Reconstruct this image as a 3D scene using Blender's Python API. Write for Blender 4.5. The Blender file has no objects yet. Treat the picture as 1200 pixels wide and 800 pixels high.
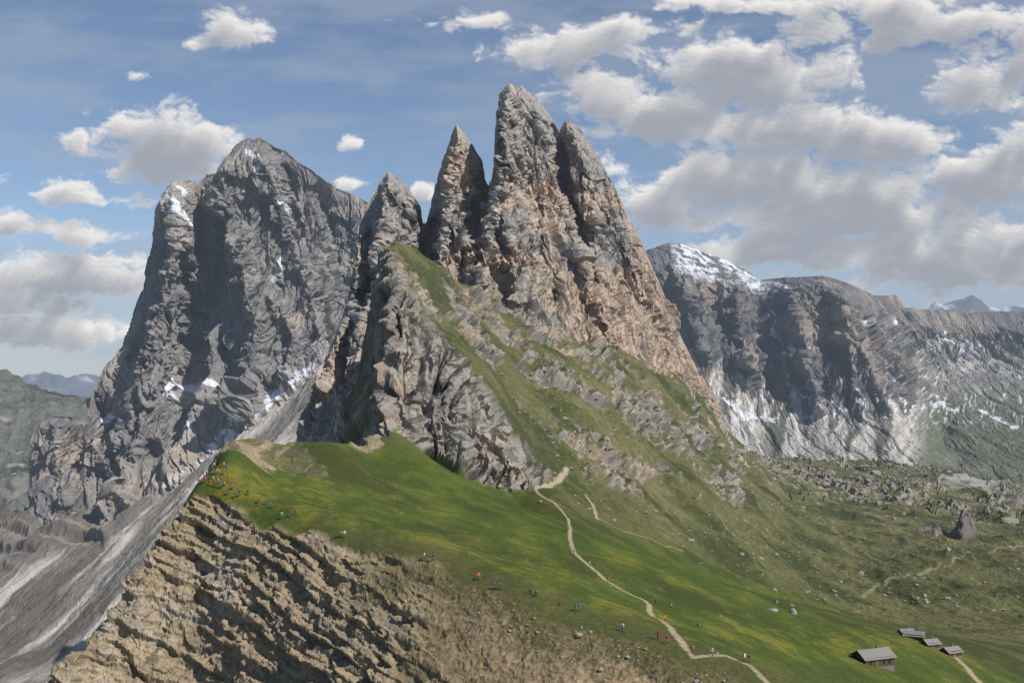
import bpy, math, random, time
import numpy as np
from mathutils import Vector
T0=time.time()
rng=np.random.RandomState(7); random.seed(7)
K=1333.0; HZ=440.0
SUN=Vector((0.58,-0.40,0.71)).normalized()
scene=bpy.context.scene

# ---------------------------------------------------------------- noise
_perm=rng.permutation(256).astype(np.int32); _perm=np.concatenate([_perm,_perm,_perm])
_g=rng.normal(size=(256,3)); _g/=np.linalg.norm(_g,axis=1)[:,None]; _g=_g.astype(np.float32)
_rnd=rng.uniform(-1,1,size=(256,6)).astype(np.float32)
def _perlin(P):
    i=np.floor(P).astype(np.int32); f=(P-i).astype(np.float32); i&=255
    w=f*f*f*(f*(f*6-15)+10)
    X,Y,Z=i[:,0],i[:,1],i[:,2]
    a=[]
    for dx in (0,1):
        px=_perm[X+dx]
        for dy in (0,1):
            py=_perm[px+((Y+dy)&255)]
            for dz in (0,1):
                g=_g[_perm[py+((Z+dz)&255)]]
                a.append(g[:,0]*(f[:,0]-dx)+g[:,1]*(f[:,1]-dy)+g[:,2]*(f[:,2]-dz))
    wz=w[:,2]; wy=w[:,1]; wx=w[:,0]
    x0=a[0]+wz*(a[1]-a[0]); x1=a[2]+wz*(a[3]-a[2]); y0=x0+wy*(x1-x0)
    x2=a[4]+wz*(a[5]-a[4]); x3=a[6]+wz*(a[7]-a[6]); y1=x2+wy*(x3-x2)
    return (y0+wx*(y1-y0))*1.5
def perlin(P):
    P=np.ascontiguousarray(P,dtype=np.float32); out=np.empty(len(P),np.float32); C=60000
    for s in range(0,len(P),C): out[s:s+C]=_perlin(P[s:s+C])
    return out
def fbm(P,octv=4,gain=0.5,lac=2.03,seed=0.0):
    a=1.0; s=0; tot=0; Q=P+np.array([seed*17.3,seed*5.1,seed*9.7])
    for k in range(octv):
        s=s+a*perlin(Q); tot+=a; a*=gain; Q=Q*lac+3.7
    return s/tot*1.3
def ridged(P,octv=5,gain=0.5,lac=2.07,seed=0.0):
    a=1.0; s=0; tot=0; Q=P+np.array([seed*11.3,seed*7.1,seed*3.7]); w=1.0
    for k in range(octv):
        n=1-np.minimum(np.abs(perlin(Q))*1.5,1.0); n=n*n
        s=s+a*n*w; w=np.clip(n*1.6,0.25,1); tot+=a; a*=gain; Q=Q*lac+5.3
    s=s/tot
    return s-s.mean()
def cracks(P,wid=0.07,seed=0.0):
    """narrow V shaped joints, 0 away from a joint, -1 in it"""
    Q=P+np.array([seed*13.3,seed*3.1,seed*7.7]); a=np.abs(perlin(Q)); b=np.abs(perlin(Q*2.13+9.1))
    return -np.maximum(np.clip(1-a/wid,0,1),0.6*np.clip(1-b/(wid*1.6),0,1))
def facets(x,z,seed=0,tilt=1.0,off=0.5):
    """angular joint blocks: every jittered cell is a randomly tilted plane"""
    out=np.empty(len(x),np.float32); CH=200000
    for s in range(0,len(x),CH):
        X=x[s:s+CH]; Z=z[s:s+CH]; ix=np.floor(X).astype(np.int32); iz=np.floor(Z).astype(np.int32)
        best=np.full(len(X),1e9,np.float32); val=np.zeros(len(X),np.float32)
        for dx in (-1,0,1):
            for dz in (-1,0,1):
                cx=ix+dx; cz=iz+dz; h=_perm[(_perm[(cx+seed*13)&255]+cz)&255]; R=_rnd[h]
                ax=X-(cx+0.5+0.42*R[:,0]); az=Z-(cz+0.5+0.42*R[:,1]); dd=ax*ax+az*az
                m=dd<best; best=np.where(m,dd,best); val=np.where(m,off*R[:,2]+tilt*(R[:,3]*ax+R[:,4]*az),val)
        out[s:s+CH]=val
    return out
def S3(x,y,z): return np.stack([x,y,z],1)
def sst(a,b,x):
    t=np.clip((x-a)/(b-a),0,1); return t*t*(3-2*t)
def mix(a,b,t):
    a=np.asarray(a,np.float32); b=np.asarray(b,np.float32)
    return a+(b-a)*t[:,None]
def full(c,n): return np.tile(np.array(c,np.float32),(n,1))
def seg_dist(x,y,poly):
    d=np.full(x.shape,1e9,np.float32)
    for (ax,ay),(bx,by) in zip(poly[:-1],poly[1:]):
        vx,vy=bx-ax,by-ay; L=vx*vx+vy*vy+1e-9
        t=np.clip(((x-ax)*vx+(y-ay)*vy)/L,0,1)
        d=np.minimum(d,np.hypot(x-ax-t*vx,y-ay-t*vy))
    return d
def poly_sd(x,y,poly):
    pl=list(poly)+[poly[0]]
    d=seg_dist(x,y,pl); ins=np.zeros(x.shape,bool)
    for (ax,ay),(bx,by) in zip(pl[:-1],pl[1:]):
        if ay==by: continue
        c=((ay>y)!=(by>y))&(x<(bx-ax)*(y-ay)/(by-ay)+ax); ins^=c
    return np.where(ins,d,-d)
def steps(f,k):
    i=np.floor(f); fr=f-i
    return sst(0.5-k,0.5+k,fr)-fr

# ---------------------------------------------------------------- materials
def terrain_material(name,fine,bump_d,bump_scale,rough=0.95,var=0.35,stretch=(1,1,1)):
    m=bpy.data.materials.new(name); m.use_nodes=True; nt=m.node_tree; N=nt.nodes; L=nt.links; N.clear()
    m.cycles.emission_sampling='NONE'
    out=N.new('ShaderNodeOutputMaterial'); b=N.new('ShaderNodeBsdfPrincipled')
    b.inputs['Roughness'].default_value=rough; b.inputs['Specular IOR Level'].default_value=0.1
    at=N.new('ShaderNodeVertexColor'); at.layer_name='Col'
    tc=N.new('ShaderNodeTexCoord'); mp=N.new('ShaderNodeMapping'); mp.inputs['Scale'].default_value=stretch
    L.new(tc.outputs['Object'],mp.inputs[0])
    n1=N.new('ShaderNodeTexNoise'); n1.inputs['Scale'].default_value=fine; n1.inputs['Detail'].default_value=5; n1.inputs['Roughness'].default_value=0.7
    L.new(mp.outputs[0],n1.inputs['Vector'])
    mr=N.new('ShaderNodeMapRange'); mr.inputs['From Min'].default_value=0.3; mr.inputs['From Max'].default_value=0.7
    mr.inputs['To Min'].default_value=1-var; mr.inputs['To Max'].default_value=1+var
    L.new(n1.outputs['Fac'],mr.inputs['Value'])
    mul=N.new('ShaderNodeVectorMath'); mul.operation='SCALE'
    L.new(at.outputs['Color'],mul.inputs[0]); L.new(mr.outputs[0],mul.inputs['Scale'])
    L.new(mul.outputs[0],b.inputs['Base Color'])
    bp=N.new('ShaderNodeBump'); bp.inputs['Strength'].default_value=0.7; bp.inputs['Distance'].default_value=bump_d
    L.new(n1.outputs['Fac'],bp.inputs['Height']); L.new(bp.outputs[0],b.inputs['Normal'])
    em=N.new('ShaderNodeEmission'); em.inputs['Color'].default_value=(0.29,0.36,0.47,1); em.inputs['Strength'].default_value=0.9  # blue-grey glow mixed over the surface, painting in distance haze
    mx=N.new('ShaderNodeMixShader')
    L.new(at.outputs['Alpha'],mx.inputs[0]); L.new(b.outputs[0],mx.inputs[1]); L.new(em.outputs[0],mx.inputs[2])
    L.new(mx.outputs[0],out.inputs['Surface'])
    return m
def simple_mat(name,col,rough=0.8,var=0.25,scale=3.0,objcol=False):
    m=bpy.data.materials.new(name); m.use_nodes=True; nt=m.node_tree; N=nt.nodes; L=nt.links
    b=N['Principled BSDF']; b.inputs['Roughness'].default_value=rough
    tc=N.new('ShaderNodeTexCoord'); n=N.new('ShaderNodeTexNoise'); n.inputs['Scale'].default_value=scale; n.inputs['Detail'].default_value=5
    L.new(tc.outputs['Object'],n.inputs['Vector'])
    mr=N.new('ShaderNodeMapRange'); mr.inputs['To Min'].default_value=1-var; mr.inputs['To Max'].default_value=1+var
    L.new(n.outputs['Fac'],mr.inputs['Value'])
    s=N.new('ShaderNodeVectorMath'); s.operation='SCALE'; L.new(mr.outputs[0],s.inputs['Scale'])
    if objcol:
        oi=N.new('ShaderNodeObjectInfo'); L.new(oi.outputs['Color'],s.inputs[0])
    else: s.inputs[0].default_value=col
    L.new(s.outputs[0],b.inputs['Base Color'])
    return m

def grid_mesh(name,P,col,mat,flip=False):
    nr,nc=P.shape[:2]
    me=bpy.data.meshes.new(name); n=nr*nc
    me.vertices.add(n); me.vertices.foreach_set('co',P.reshape(-1).astype(np.float32))
    r,c=np.meshgrid(np.arange(nr-1),np.arange(nc-1),indexing='ij')
    a=(r*nc+c).ravel(); q=np.stack([a,a+1,a+nc+1,a+nc],1) if not flip else np.stack([a,a+nc,a+nc+1,a+1],1)
    nf=len(q); me.loops.add(nf*4); me.loops.foreach_set('vertex_index',q.ravel().astype(np.int32))
    me.polygons.add(nf); me.polygons.foreach_set('loop_start',(np.arange(nf)*4).astype(np.int32))
    me.polygons.foreach_set('loop_total',np.full(nf,4,np.int32))
    me.update(calc_edges=True)
    ca=me.color_attributes.new('Col','FLOAT_COLOR','POINT')
    ca.data.foreach_set('color',np.clip(col,0,1).astype(np.float32).ravel())
    me.materials.append(mat)
    me.polygons.foreach_set('use_smooth',np.zeros(nf,bool))
    ob=bpy.data.objects.new(name,me); scene.collection.objects.link(ob)
    return ob
def grid_normals(P,sgn=1):
    dr=np.gradient(P,axis=0); dc=np.gradient(P,axis=1)
    N=np.cross(dr,dc)*sgn; N/=np.linalg.norm(N,axis=2)[:,:,None]+1e-9
    return N
def smooth_grid(A,k):
    for _ in range(k):
        A=A.copy()
        A[1:-1]=(A[:-2]+2*A[1:-1]+A[2:])/4
        A[:,1:-1]=(A[:,:-2]+2*A[:,1:-1]+A[:,2:])/4
    return A
def haze(d,k=19000.): return 1-np.exp(-np.maximum(d-500,0)/k)  # painted haze amount by distance, stored in vertex alpha

# ================================================================= main terrain
C=[]
def add(*pts): C.extend(pts)
def dens(pts,step=42):
    out=[]
    for a,b in zip(pts[:-1],pts[1:]):
        n=max(1,int(round(math.hypot(a[0]-b[0],(a[1]-b[1])*0.7)/step)))
        for k in range(n): out.append(tuple(a[i]+(b[i]-a[i])*k/n for i in range(3)))
    out.append(pts[-1]); return out
rim=[(228,568,298),(300,600,280),(400,638,257),(500,664,240),(600,700,225),(700,738,212),(800,768,200),(900,802,192),(1000,840,188),(1120,895,186),(1330,990,185)]
add(*dens(rim,30))
row1=[(235,556,312),(315,578,306),(420,608,292),(520,636,282),(620,668,270),(720,705,260),(820,742,250),(920,780,245),(1020,815,255),(1140,860,260),(1330,930,260)]
add(*dens(row1[1:],60))
add((335,550,352),(430,580,350),(530,610,345),(630,642,340),(730,675,330),(830,710,325),(930,745,325),(1040,775,330),(1160,810,340),(1340,870,340))
add((345,532,385),(440,556,420),(545,588,430),(645,615,430),(745,645,430),(845,680,430),(945,712,430),(1060,735,440),(1180,765,460),(1340,810,470))
add((300,537,366),(445,535,480),(560,570,540))
crest=[(232,562,304),(250,537,342),(275,514,380),(310,515,390),(352,517,410),(400,520,460),(450,512,560)]
cd_=dens(crest,30); add(*cd_[1:])
for (a,b,c_) in cd_[:-2]: add((a,b+45,c_*1.09),(a,b+190,c_*1.28))
add((425,600,640),(300,900,640),(380,860,700),(420,760,740),(200,950,500),(100,950,400),(0,1000,400),(-100,1000,500),(-100,950,900),(0,950,900),(100,940,900),(200,900,900),(300,850,900),(380,700,850),(300,800,1300),(380,640,1300),(200,850,1300),(100,860,1300),(420,600,1100))
sp=[(228,568,298),(205,600,291),(178,640,285),(150,680,280),(120,722,275),(92,762,270),(60,808,265),(20,870,258)]
spd=dens(sp,24); add(*spd[1:])
for (a,b,c_) in spd[1:]: add((a-10,b+200,c_+30))
for (a,b,c_) in sp[1:]: add((a-50,b+170,c_-2))
for f,drop in ((0.968,38),(0.935,85),(0.90,140)):
    for (a,b,c_) in dens(rim[:8],50):
        st=np.interp(a,[228,400,520,650,900],[1.35,1.15,0.95,0.75,0.62]); add((a,b+drop*st,c_*f))
add((180,700,277),(180,760,269),(140,760,269),(110,810,262),(180,820,260),(60,870,252))
add((100,1100,228),(200,1100,230),(300,1100,222),(450,1050,195),(600,1000,178),(750,1000,172),(900,1000,165),(1100,1100,160),(1300,1150,160),(20,1200,215),(-100,1200,215))
S=[[(425,545,780),(430,480,850),(432,430,880),(436,380,900),(440,330,930),(450,316,960)],
[(440,530,670),(440,480,695),(442,430,715),(444,380,735),(445,330,765),(450,304,830)],
[(470,524,630),(468,470,652),(465,420,668),(462,370,685),(458,330,715),(460,299,800)],
[(500,534,642),(500,480,658),(498,430,672),(492,388,690),(485,345,770),(490,304,880)],
[(530,547,640),(530,490,656),(528,440,672),(522,398,710),(520,355,840),(520,320,960)],
[(565,557,648),(562,500,664),(560,455,682),(555,405,790),(552,372,900),(550,337,1020)],
[(600,572,650),(598,530,662),(596,502,680),(592,452,800),(590,410,930),(588,362,1080)],
[(645,588,620),(640,562,665),(635,520,730),(630,470,850),(628,425,960),(625,377,1120)],
[(700,620,620),(695,575,720),(690,530,800),(680,480,900),(675,440,1000),(670,394,1160)],
[(760,650,620),(755,605,740),(745,555,860),(735,500,960),(725,460,1060),(715,415,1200)],
[(830,680,640),(820,640,760),(805,588,900),(790,530,1030),(775,485,1140),(760,436,1270)],
[(900,705,680),(885,665,810),(865,615,970),(845,560,1110),(822,512,1230),(795,450,1350)],
[(970,722,740),(950,685,880),(925,640,1060),(895,590,1220),(865,542,1360),(825,470,1470)],
[(1040,730,800),(1015,697,950),(985,650,1150),(950,605,1400),(905,564,1600),(855,510,1700)],
[(1120,735,800),(1100,695,1000),(1070,650,1250),(1030,610,1550),(970,574,1850),(900,542,2100)],
[(1220,745,800),(1210,700,1050),(1190,650,1350),(1150,615,1700),(1100,582,2050),(1000,548,2400)],
[(1340,770,800),(1340,720,1050),(1340,670,1350),(1300,630,1700),(1230,600,2150),(1120,562,2600)]]
for c in S: add(*c)
add((450,420,1500),(600,420,1650),(750,470,1750),(500,480,2200),(650,480,2200),(800,530,2200),(600,500,3000),(750,520,3000),(850,538,2700),(900,540,3100),(1000,540,3200),(1150,560,3200),(1340,590,3000))
add((-100,900,1500),(0,800,1550),(-100,780,1850),(0,710,1950),(60,760,1700),(100,700,1850),(100,640,2150),(160,690,1750),(200,650,1800),(200,590,2150),(270,520,2350),(270,600,1900),(350,450,2600),(350,540,2050),(390,405,2800),(430,420,2900),(0,640,2200),(0,604,2350),(60,604,2350),(130,602,2300),(-100,640,2300),(-100,620,2450),(-100,650,3000),(0,650,2900),(150,600,3000),(300,500,3100))
C=np.array(C,float)
SV=500.0
def feat(u,d): return np.stack([u/100.,np.log(d)*SV/100.],-1)
X=feat(C[:,0],C[:,2]); y=C[:,1]; cc=0.14
A=np.sqrt(((X[:,None]-X[None])**2).sum(-1)+cc*cc)
n=len(X); Pm=np.concatenate([np.ones((n,1)),X],1)
M=np.zeros((n+3,n+3)); M[:n,:n]=A-np.eye(n)*0.012; M[:n,n:]=Pm; M[n:,:n]=Pm.T
w=np.linalg.solve(M,np.concatenate([y,np.zeros(3)]))
def F(u,d):
    sh=u.shape; Q=feat(u.ravel(),d.ravel()); out=np.empty(len(Q))
    for s in range(0,len(Q),20000):
        q=Q[s:s+20000]; a=np.sqrt(((q[:,None]-X[None])**2).sum(-1)+cc*cc)
        out[s:s+20000]=a@w[:n]+w[n]+q@w[n+1:]
    return out.reshape(sh)
uc=np.linspace(-110,1340,300); vc=np.linspace(math.log(170),math.log(3150),480)
U,V=np.meshgrid(uc,vc); Fc=F(U,np.exp(V))
ug=np.linspace(-105,1335,1000)
v=[math.log(182)]
while v[-1]<math.log(3100):
    d_=math.exp(v[-1]); v.append(v[-1]+(0.0010 if d_<315 else 0.0022 if d_<600 else 0.0009 if 632<d_<730 else 0.0017 if d_<1050 else 0.0026))
vg=np.array(v)
def up(Fc,uc,vc,ug,vg):
    def cub(A,x):
        i=np.clip(np.floor(x).astype(int),1,A.shape[0]-3); f=(x-i)[:,None]
        a,b,c,d=A[i-1],A[i],A[i+1],A[i+2]
        return 0.5*((2*b)+(-a+c)*f+(2*a-5*b+4*c-d)*f*f+(-a+3*b-3*c+d)*f**3)
    B=cub(Fc,(vg-vc[0])/(vc[1]-vc[0])); return cub(B.T.copy(),(ug-uc[0])/(uc[1]-uc[0])).T
PY=up(Fc,uc,vc,ug,vg)
U,V=np.meshgrid(ug,vg); D=np.exp(V)
cl=np.interp(U,[200,228,250,275,310,352,400,430,455],[600,566,537,513,514,516,520,514,510])
mk=(U>190)&(U<455)&(D>290)&(D<640); e_=PY-cl; PY=np.where(mk,cl+np.where(e_>3,e_,3*np.exp(np.minimum((e_-3)/3,0))),PY)
P0=np.stack([(U-600)/K*D,D,(HZ-PY)/K*D],-1)
N0=grid_normals(smooth_grid(P0,6),-1)
sh=U.shape
u=U.ravel(); d=D.ravel(); py=PY.ravel(); P=P0.reshape(-1,3); Nn=N0.reshape(-1,3); NV=len(u)
print('terrain base',sh,time.time()-T0)
rimd=np.interp(u,[r[0] for r in rim],[r[2] for r in rim])
spur_d=np.interp(u,[20,60,92,120,150,178,205,228],[258,265,270,275,280,285,291,298])
rimd=np.where(u<228,spur_d+12*sst(228,200,u),rimd)
n_lo=fbm(P/22.,3,seed=1); n_mid=fbm(P/6.,3,seed=2)
edge=d-rimd+n_lo*7
fg=sst(1,-3,edge)
sx=u+n_lo*90+(py-700)*-0.45
fg_rock=fg*sst(530,400,sx); fg_dirt=fg*(1-sst(530,400,sx))
cliffpoly=[(425,560),(432,400),(440,296),(462,296),(474,330),(492,352),(522,398),(555,440),(597,494),(622,532),(650,562),(600,575),(560,560),(500,536),(460,520)]
sd=poly_sd(u,py,cliffpoly); inr=((d>600)&(d<1000)).astype(np.float32)
cliff=sst(-5,5,sd+n_lo*10)*inr
topP=[(240,552),(252,535),(272,509),(335,511),(350,520),(385,556),(372,565),(335,553),(300,548),(262,552)]
summ=sst(-3,4,poly_sd(u,py,topP)+n_mid*8)*((d>325)&(d<440))
nob=sst(-2,3,poly_sd(u,py,[(408,522),(412,510),(445,508),(450,520),(432,532)])+n_mid*5)*((d>400)&(d<600))
far_left=((d>1450)&(u<420)).astype(np.float32)
ledge=far_left*sst(150,110,u+n_lo*20)*sst(2050,2200,d)
slope=sst(640,760,d)*sst(440,520,u)*sst(2000,1500,d)*(1-cliff)
nb=fbm(P*np.array([1,1,1.6])/70.,5,0.6,seed=3)
bd1=seg_dist(u,py,[(470,345),(520,372),(570,400),(640,440),(720,480),(800,520),(850,565)])
bd2=seg_dist(u,py,[(560,360),(640,400),(730,450),(810,500)])
bd3=seg_dist(u,py,[(610,470),(680,520),(760,560)])
patch=sst(0.14,0.36,nb*0.9+0.36*np.exp(-(bd1/22)**2)+0.28*np.exp(-(bd2/22)**2)+0.18*np.exp(-(bd3/20)**2)-0.08-0.15*sst(850,950,u))*slope
print('masks',time.time()-T0)
dn=np.zeros(NV,np.float32)
idx=np.where(fg_rock+summ+nob>0.01)[0]; Q=P[idx]
wob=fbm(Q/45.,4,0.5,seed=5); x=Q[:,0]; s=Q[:,2]+0.30*Q[:,0]+wob*4; t_=x-0.3*Q[:,2]
mk=(np.clip(fg_rock+summ*0.45+nob*0.9,0,1))[idx]
rub=sst(-0.2,0.25,fbm(Q/32.,3,seed=10)+0.05)
r2=ridged(S3((x+0.6*Q[:,1])/44,Q[:,1]/900,Q[:,2]/70),4,seed=9)
s1=steps(s/6.5,0.08)*6.5; s2=steps(s/2.1+0.1*wob,0.10)*2.1; s3=steps(s/0.8+wob*0.5,0.15)*0.8
bands=sst(-0.3,0.15,fbm(S3(s/9,t_/60,0*s),3,seed=7))
f1=facets(t_/5.0,s/2.2,1,1.0,0.6); f2=facets(t_/1.6,s/0.8,2,1.0,0.6)
dn[idx]+=mk*(r2*2.6+(s1*0.40+s2*0.58*bands)*(1-0.6*rub)+s3*0.42*bands+f1*0.85+f2*0.34+fbm(Q/1.4,3,0.65,seed=8)*0.34+fbm(Q/6.,4,0.6,seed=11)*1.6)
idx=np.where(fg_dirt>0.01)[0]; Q=P[idx]
dn[idx]+=fg_dirt[idx]*(ridged(S3((Q[:,0]+.5*Q[:,1])/9,Q[:,1]/200,Q[:,2]/40),5,seed=12)*0.6+fbm(Q/1.1,3,0.7,seed=13)*0.32+fbm(Q/6.,4,0.6,seed=14)*0.9)
idx=np.where(cliff>0.01)[0]; Q=P[idx]; mk=cliff[idx]
wob=fbm(Q/60.,4,seed=15); xw=Q[:,0]+wob*12; zt=Q[:,2]+0.2*xw
dn[idx]+=mk*(ridged(S3(xw/46,Q[:,1]/400,Q[:,2]/150),5,0.45,seed=16)*20+facets(xw/17,zt/26,3,1.0,0.5)*6.0+facets(xw/6,zt/8,4,1.0,0.6)*2.6+facets(xw/2.6,zt/3,8,1.0,0.6)*0.9+cracks(S3(xw/16,Q[:,1]/200,Q[:,2]/60),0.07,4)*8+steps((Q[:,2]+0.3*Q[:,0])/17.+wob*0.6,0.12)*3+fbm(Q/4.,3,0.7,seed=18)*0.6)
idx=np.where(slope>0.01)[0]; Q=P[idx]; sl=slope[idx]; pt=patch[idx]
wob=fbm(Q/110.,4,seed=19); s=Q[:,2]+0.42*Q[:,0]; x=Q[:,0]
dn[idx]+=sl*(ridged(S3(x/70,Q[:,1]/180,Q[:,2]/180),5,seed=20)*13*sst(650,1000,d[idx])+fbm(Q/14.,5,0.62,seed=21)*2.2)
dn[idx]+=pt*(steps(s/22.+wob*1.0,0.10)*15+facets(x/11,s/9,5,1.0,0.6)*4.0+facets(x/4,s/3.5,6,1.0,0.6)*1.7+cracks(S3(x/10,Q[:,1]/40,Q[:,2]/24),0.08,5)*4+ridged(S3(x/18,Q[:,1]/40,Q[:,2]/26),4,0.6,seed=22)*4)
dn+= (1-fg)*((d<650)&(u>225))*(fbm(P/34.,3,seed=25)*0.9+n_mid*0.18+fbm(P/1.8,2,seed=26)*0.06)*sst(180,400,d+60)
idx=np.where((d>900)&(u>800)&(slope<0.99))[0]; Q=P[idx]
vm=(1-slope[idx]); vp=sst(0.0,0.26,fbm(Q/110.,5,0.6,seed=27)+0.36*np.exp(-(seg_dist(u[idx],py[idx],[(870,540),(950,560),(1040,585),(1110,598)])/14)**2))
dn[idx]+=vm*(fbm(Q/150.,5,0.5,seed=28)*24+vp*(facets(Q[:,0]/22,Q[:,1]/30,7,1.0,0.7)*8+ridged(Q/30.,5,0.62,seed=29)*10+steps(Q[:,2]/18+fbm(Q/80.,3,seed=30),0.15)*8))
idx=np.where(far_left>0)[0]; Q=P[idx]; ac=0.98*Q[:,0]-0.19*Q[:,1]
dn[idx]+=ridged(S3(ac/100,Q[:,1]/1100,Q[:,2]/900),6,0.6,seed=31)*22+fbm(Q/np.array([25,60,40]),5,0.65,seed=35)*5+ledge[idx]*(steps((Q[:,2]+0.08*Q[:,0])/30+fbm(Q/160.,3,seed=32)*0.5,0.15)*26+ridged(Q/50.,4,0.6,seed=34)*10)
P1=P+Nn*dn[:,None]
cn=1+0.9*fbm(P/14.,5,0.62,seed=33)
cr=np.maximum(0,1-np.abs((u-1128)/20.)**1.1-np.abs((d-1480)/45.)**1.2)**0.8; cr2=np.maximum(0,1-np.abs((u-1096)/22.)**1.2-np.abs((d-1500)/60.)**1.3)
P1[:,2]+=(cr*(32+(u-1126)*1.1)+cr2*13)*cn; crag=np.clip(cr+cr2,0,1)
G=P1.reshape(sh+(3,)); N1=grid_normals(G,-1); Nz=smooth_grid(N1,1)[:,:,2].ravel()
PYf=(HZ-K*G[:,:,2]/G[:,:,1])
print('disp',time.time()-T0)
def hit(px,pyy,dmin=0):
    j=int(np.argmin(np.abs(ug-px))); col=PYf[:,j]; ok=np.where((col<=pyy)&(np.exp(vg)>dmin))[0]
    i=ok[0] if len(ok) else int(np.argmin(np.abs(col-pyy)))
    return G[i,j].copy()
n1=fbm(P/9.,4,0.6,seed=40); n2=fbm(P/60.,4,seed=41); n3=fbm(P*np.array([1.0,0.45,1])/16.,5,0.62,seed=42); nf=fbm(P/1.7,3,0.6,seed=43)
n4=fbm(P/4.,4,0.65,seed=39)
col=full((0.094,0.099,0.036),NV)
col=mix(col,(0.165,0.142,0.072),sst(-0.1,0.5,n1+n2*0.7)*0.8)
col=mix(col,(0.038,0.050,0.018),sst(-0.1,0.38,-n2+n1*0.6+n4*0.35)*0.82)
Lb=np.interp(u,[250,430,560,640,700,760,850,1000,1200],[495,505,548,592,612,632,664,722,790])
bright=sst(-6,9,(py-Lb)+n2*24+n1*6)*(d<900)*(u>220)*(1-fg)
bright=np.maximum(bright,((d>500)&(d<1400)&(u>850))*sst(0.15,0.4,n2)*0.45)
gcol=mix(full((0.054,0.080,0.017),NV),(0.092,0.115,0.024),sst(-0.4,0.5,n3+n4*0.3))
gcol=mix(gcol,(0.048,0.056,0.019),sst(-0.1,0.4,n2-n3*0.5+n4*0.3)*0.8)
yb=np.exp(-((py-np.interp(u,[230,300,400,500,600,700,800],[556,570,608,640,672,712,745]))/16.)**2)
gcol=mix(gcol,(0.20,0.175,0.028),sst(0.10,0.55,n3*0.65+n4*0.7+0.24*yb)*0.6*sst(480,360,d))
col=mix(col,gcol,bright)
rs=sst(20,3,(d-rimd)+n_lo*12)*(1-fg)*(d<340)*sst(330,420,u)
col=mix(col,(0.080,0.083,0.033),rs*0.8)
rockg=mix(full((0.265,0.245,0.22),NV),(0.36,0.29,0.225),sst(-0.1,0.5,n1+n2))
rockg=mix(rockg,(0.12,0.11,0.10),sst(0.0,0.45,fbm(P/np.array([9,18,30]),5,0.6,seed=45)))
steep=sst(0.80,0.60,Nz+n1*0.06)*sst(620,690,d)*(u>425)
ledgeg=sst(0.74,0.88,Nz+n1*0.08)
col=mix(col,rockg,np.clip(steep*np.clip(patch*1.3+0.05,0,1)+cliff*(1-0.8*ledgeg),0,1))
vr=((d>1000)&(u>850))*sst(0.9,0.75,Nz)*(1-slope); col=mix(col,rockg*0.95,vr*0.85); col=mix(col,rockg*0.55,sst(0.02,0.2,crag))
sp_=np.maximum(slope*sst(0.36,0.58,n4*1.1+0.30*patch),((d>1000)&(u>850))*sst(0.33,0.5,n4+0.2*n2)); col=mix(col,rockg*1.1,sp_*0.6)
st=(P[:,2]+0.30*P[:,0]); band=fbm(S3(st/1.2,P[:,0]/25,P[:,1]/60),4,0.65,seed=47)
fr=mix(full((0.28,0.225,0.15),NV),(0.40,0.305,0.19),sst(-0.3,0.5,n1+band*0.5))
fr=mix(fr,(0.17,0.15,0.125),sst(0.0,0.45,band*0.9-n2*0.4)*0.75)
fr=mix(fr,(0.32,0.295,0.26),sst(0.0,0.45,n2+n1*0.5-band*0.3)*0.75)
fr=mix(fr,(0.085,0.085,0.036),sst(0.60,0.82,Nz+n_lo*0.2)*sst(-0.15,0.25,n2+n1*0.6)*0.75)
col=mix(col,fr,np.clip(fg_rock+summ*0.85*sst(0.97,0.8,Nz)+summ*0.4+nob*0.8,0,1))
dirt=mix(full((0.22,0.17,0.105),NV),(0.34,0.25,0.15),sst(-0.3,0.4,n1+n3*0.4))
low=sst(0,19,-edge+n1*10)
dirt=mix(dirt,(0.083,0.080,0.034),np.clip(sst(-0.3,0.25,n1*0.8-n2*0.3+nf*0.4+n4*0.3+0.34-low*0.72),0,1)*0.86)
col=mix(col,dirt,fg_dirt)
ac=0.98*P[:,0]-0.19*P[:,1]
sc=fbm(S3(ac/24.,P[:,1]/500.,P[:,2]/400.),6,0.66,seed=48); sc2=fbm(S3(ac/100.,P[:,1]/700.,P[:,2]/700.),4,seed=50); gr=fbm(P/np.array([14,30,20]),4,0.7,seed=52)
scree=mix(full((0.175,0.162,0.145),NV),(0.42,0.395,0.36),sst(-0.05,0.38,sc*0.8+sc2*1.1+gr*0.25))
scree=mix(scree,(0.095,0.085,0.065),sst(0.0,0.35,-sc*0.6-sc2*1.1+n2*0.3+gr*0.4)*0.8*sst(2450,2000,d))
col=mix(col,scree,far_left)
lg=mix(full((0.11,0.095,0.082),NV),(0.23,0.195,0.16),sst(-0.2,0.3,fbm(S3((P[:,2]+0.08*P[:,0])/9,P[:,0]/300,P[:,1]/300),4,0.6,seed=49)))
col=mix(col,lg,ledge*0.85)
bed=sst(-14,10,poly_sd(u,py,[(1110,565),(1150,530),(1200,508),(1345,490),(1345,575),(1200,555),(1150,572)])+n2*16)*(d>1700)
col=mix(col,(0.36,0.345,0.32),bed*0.75)
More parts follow.
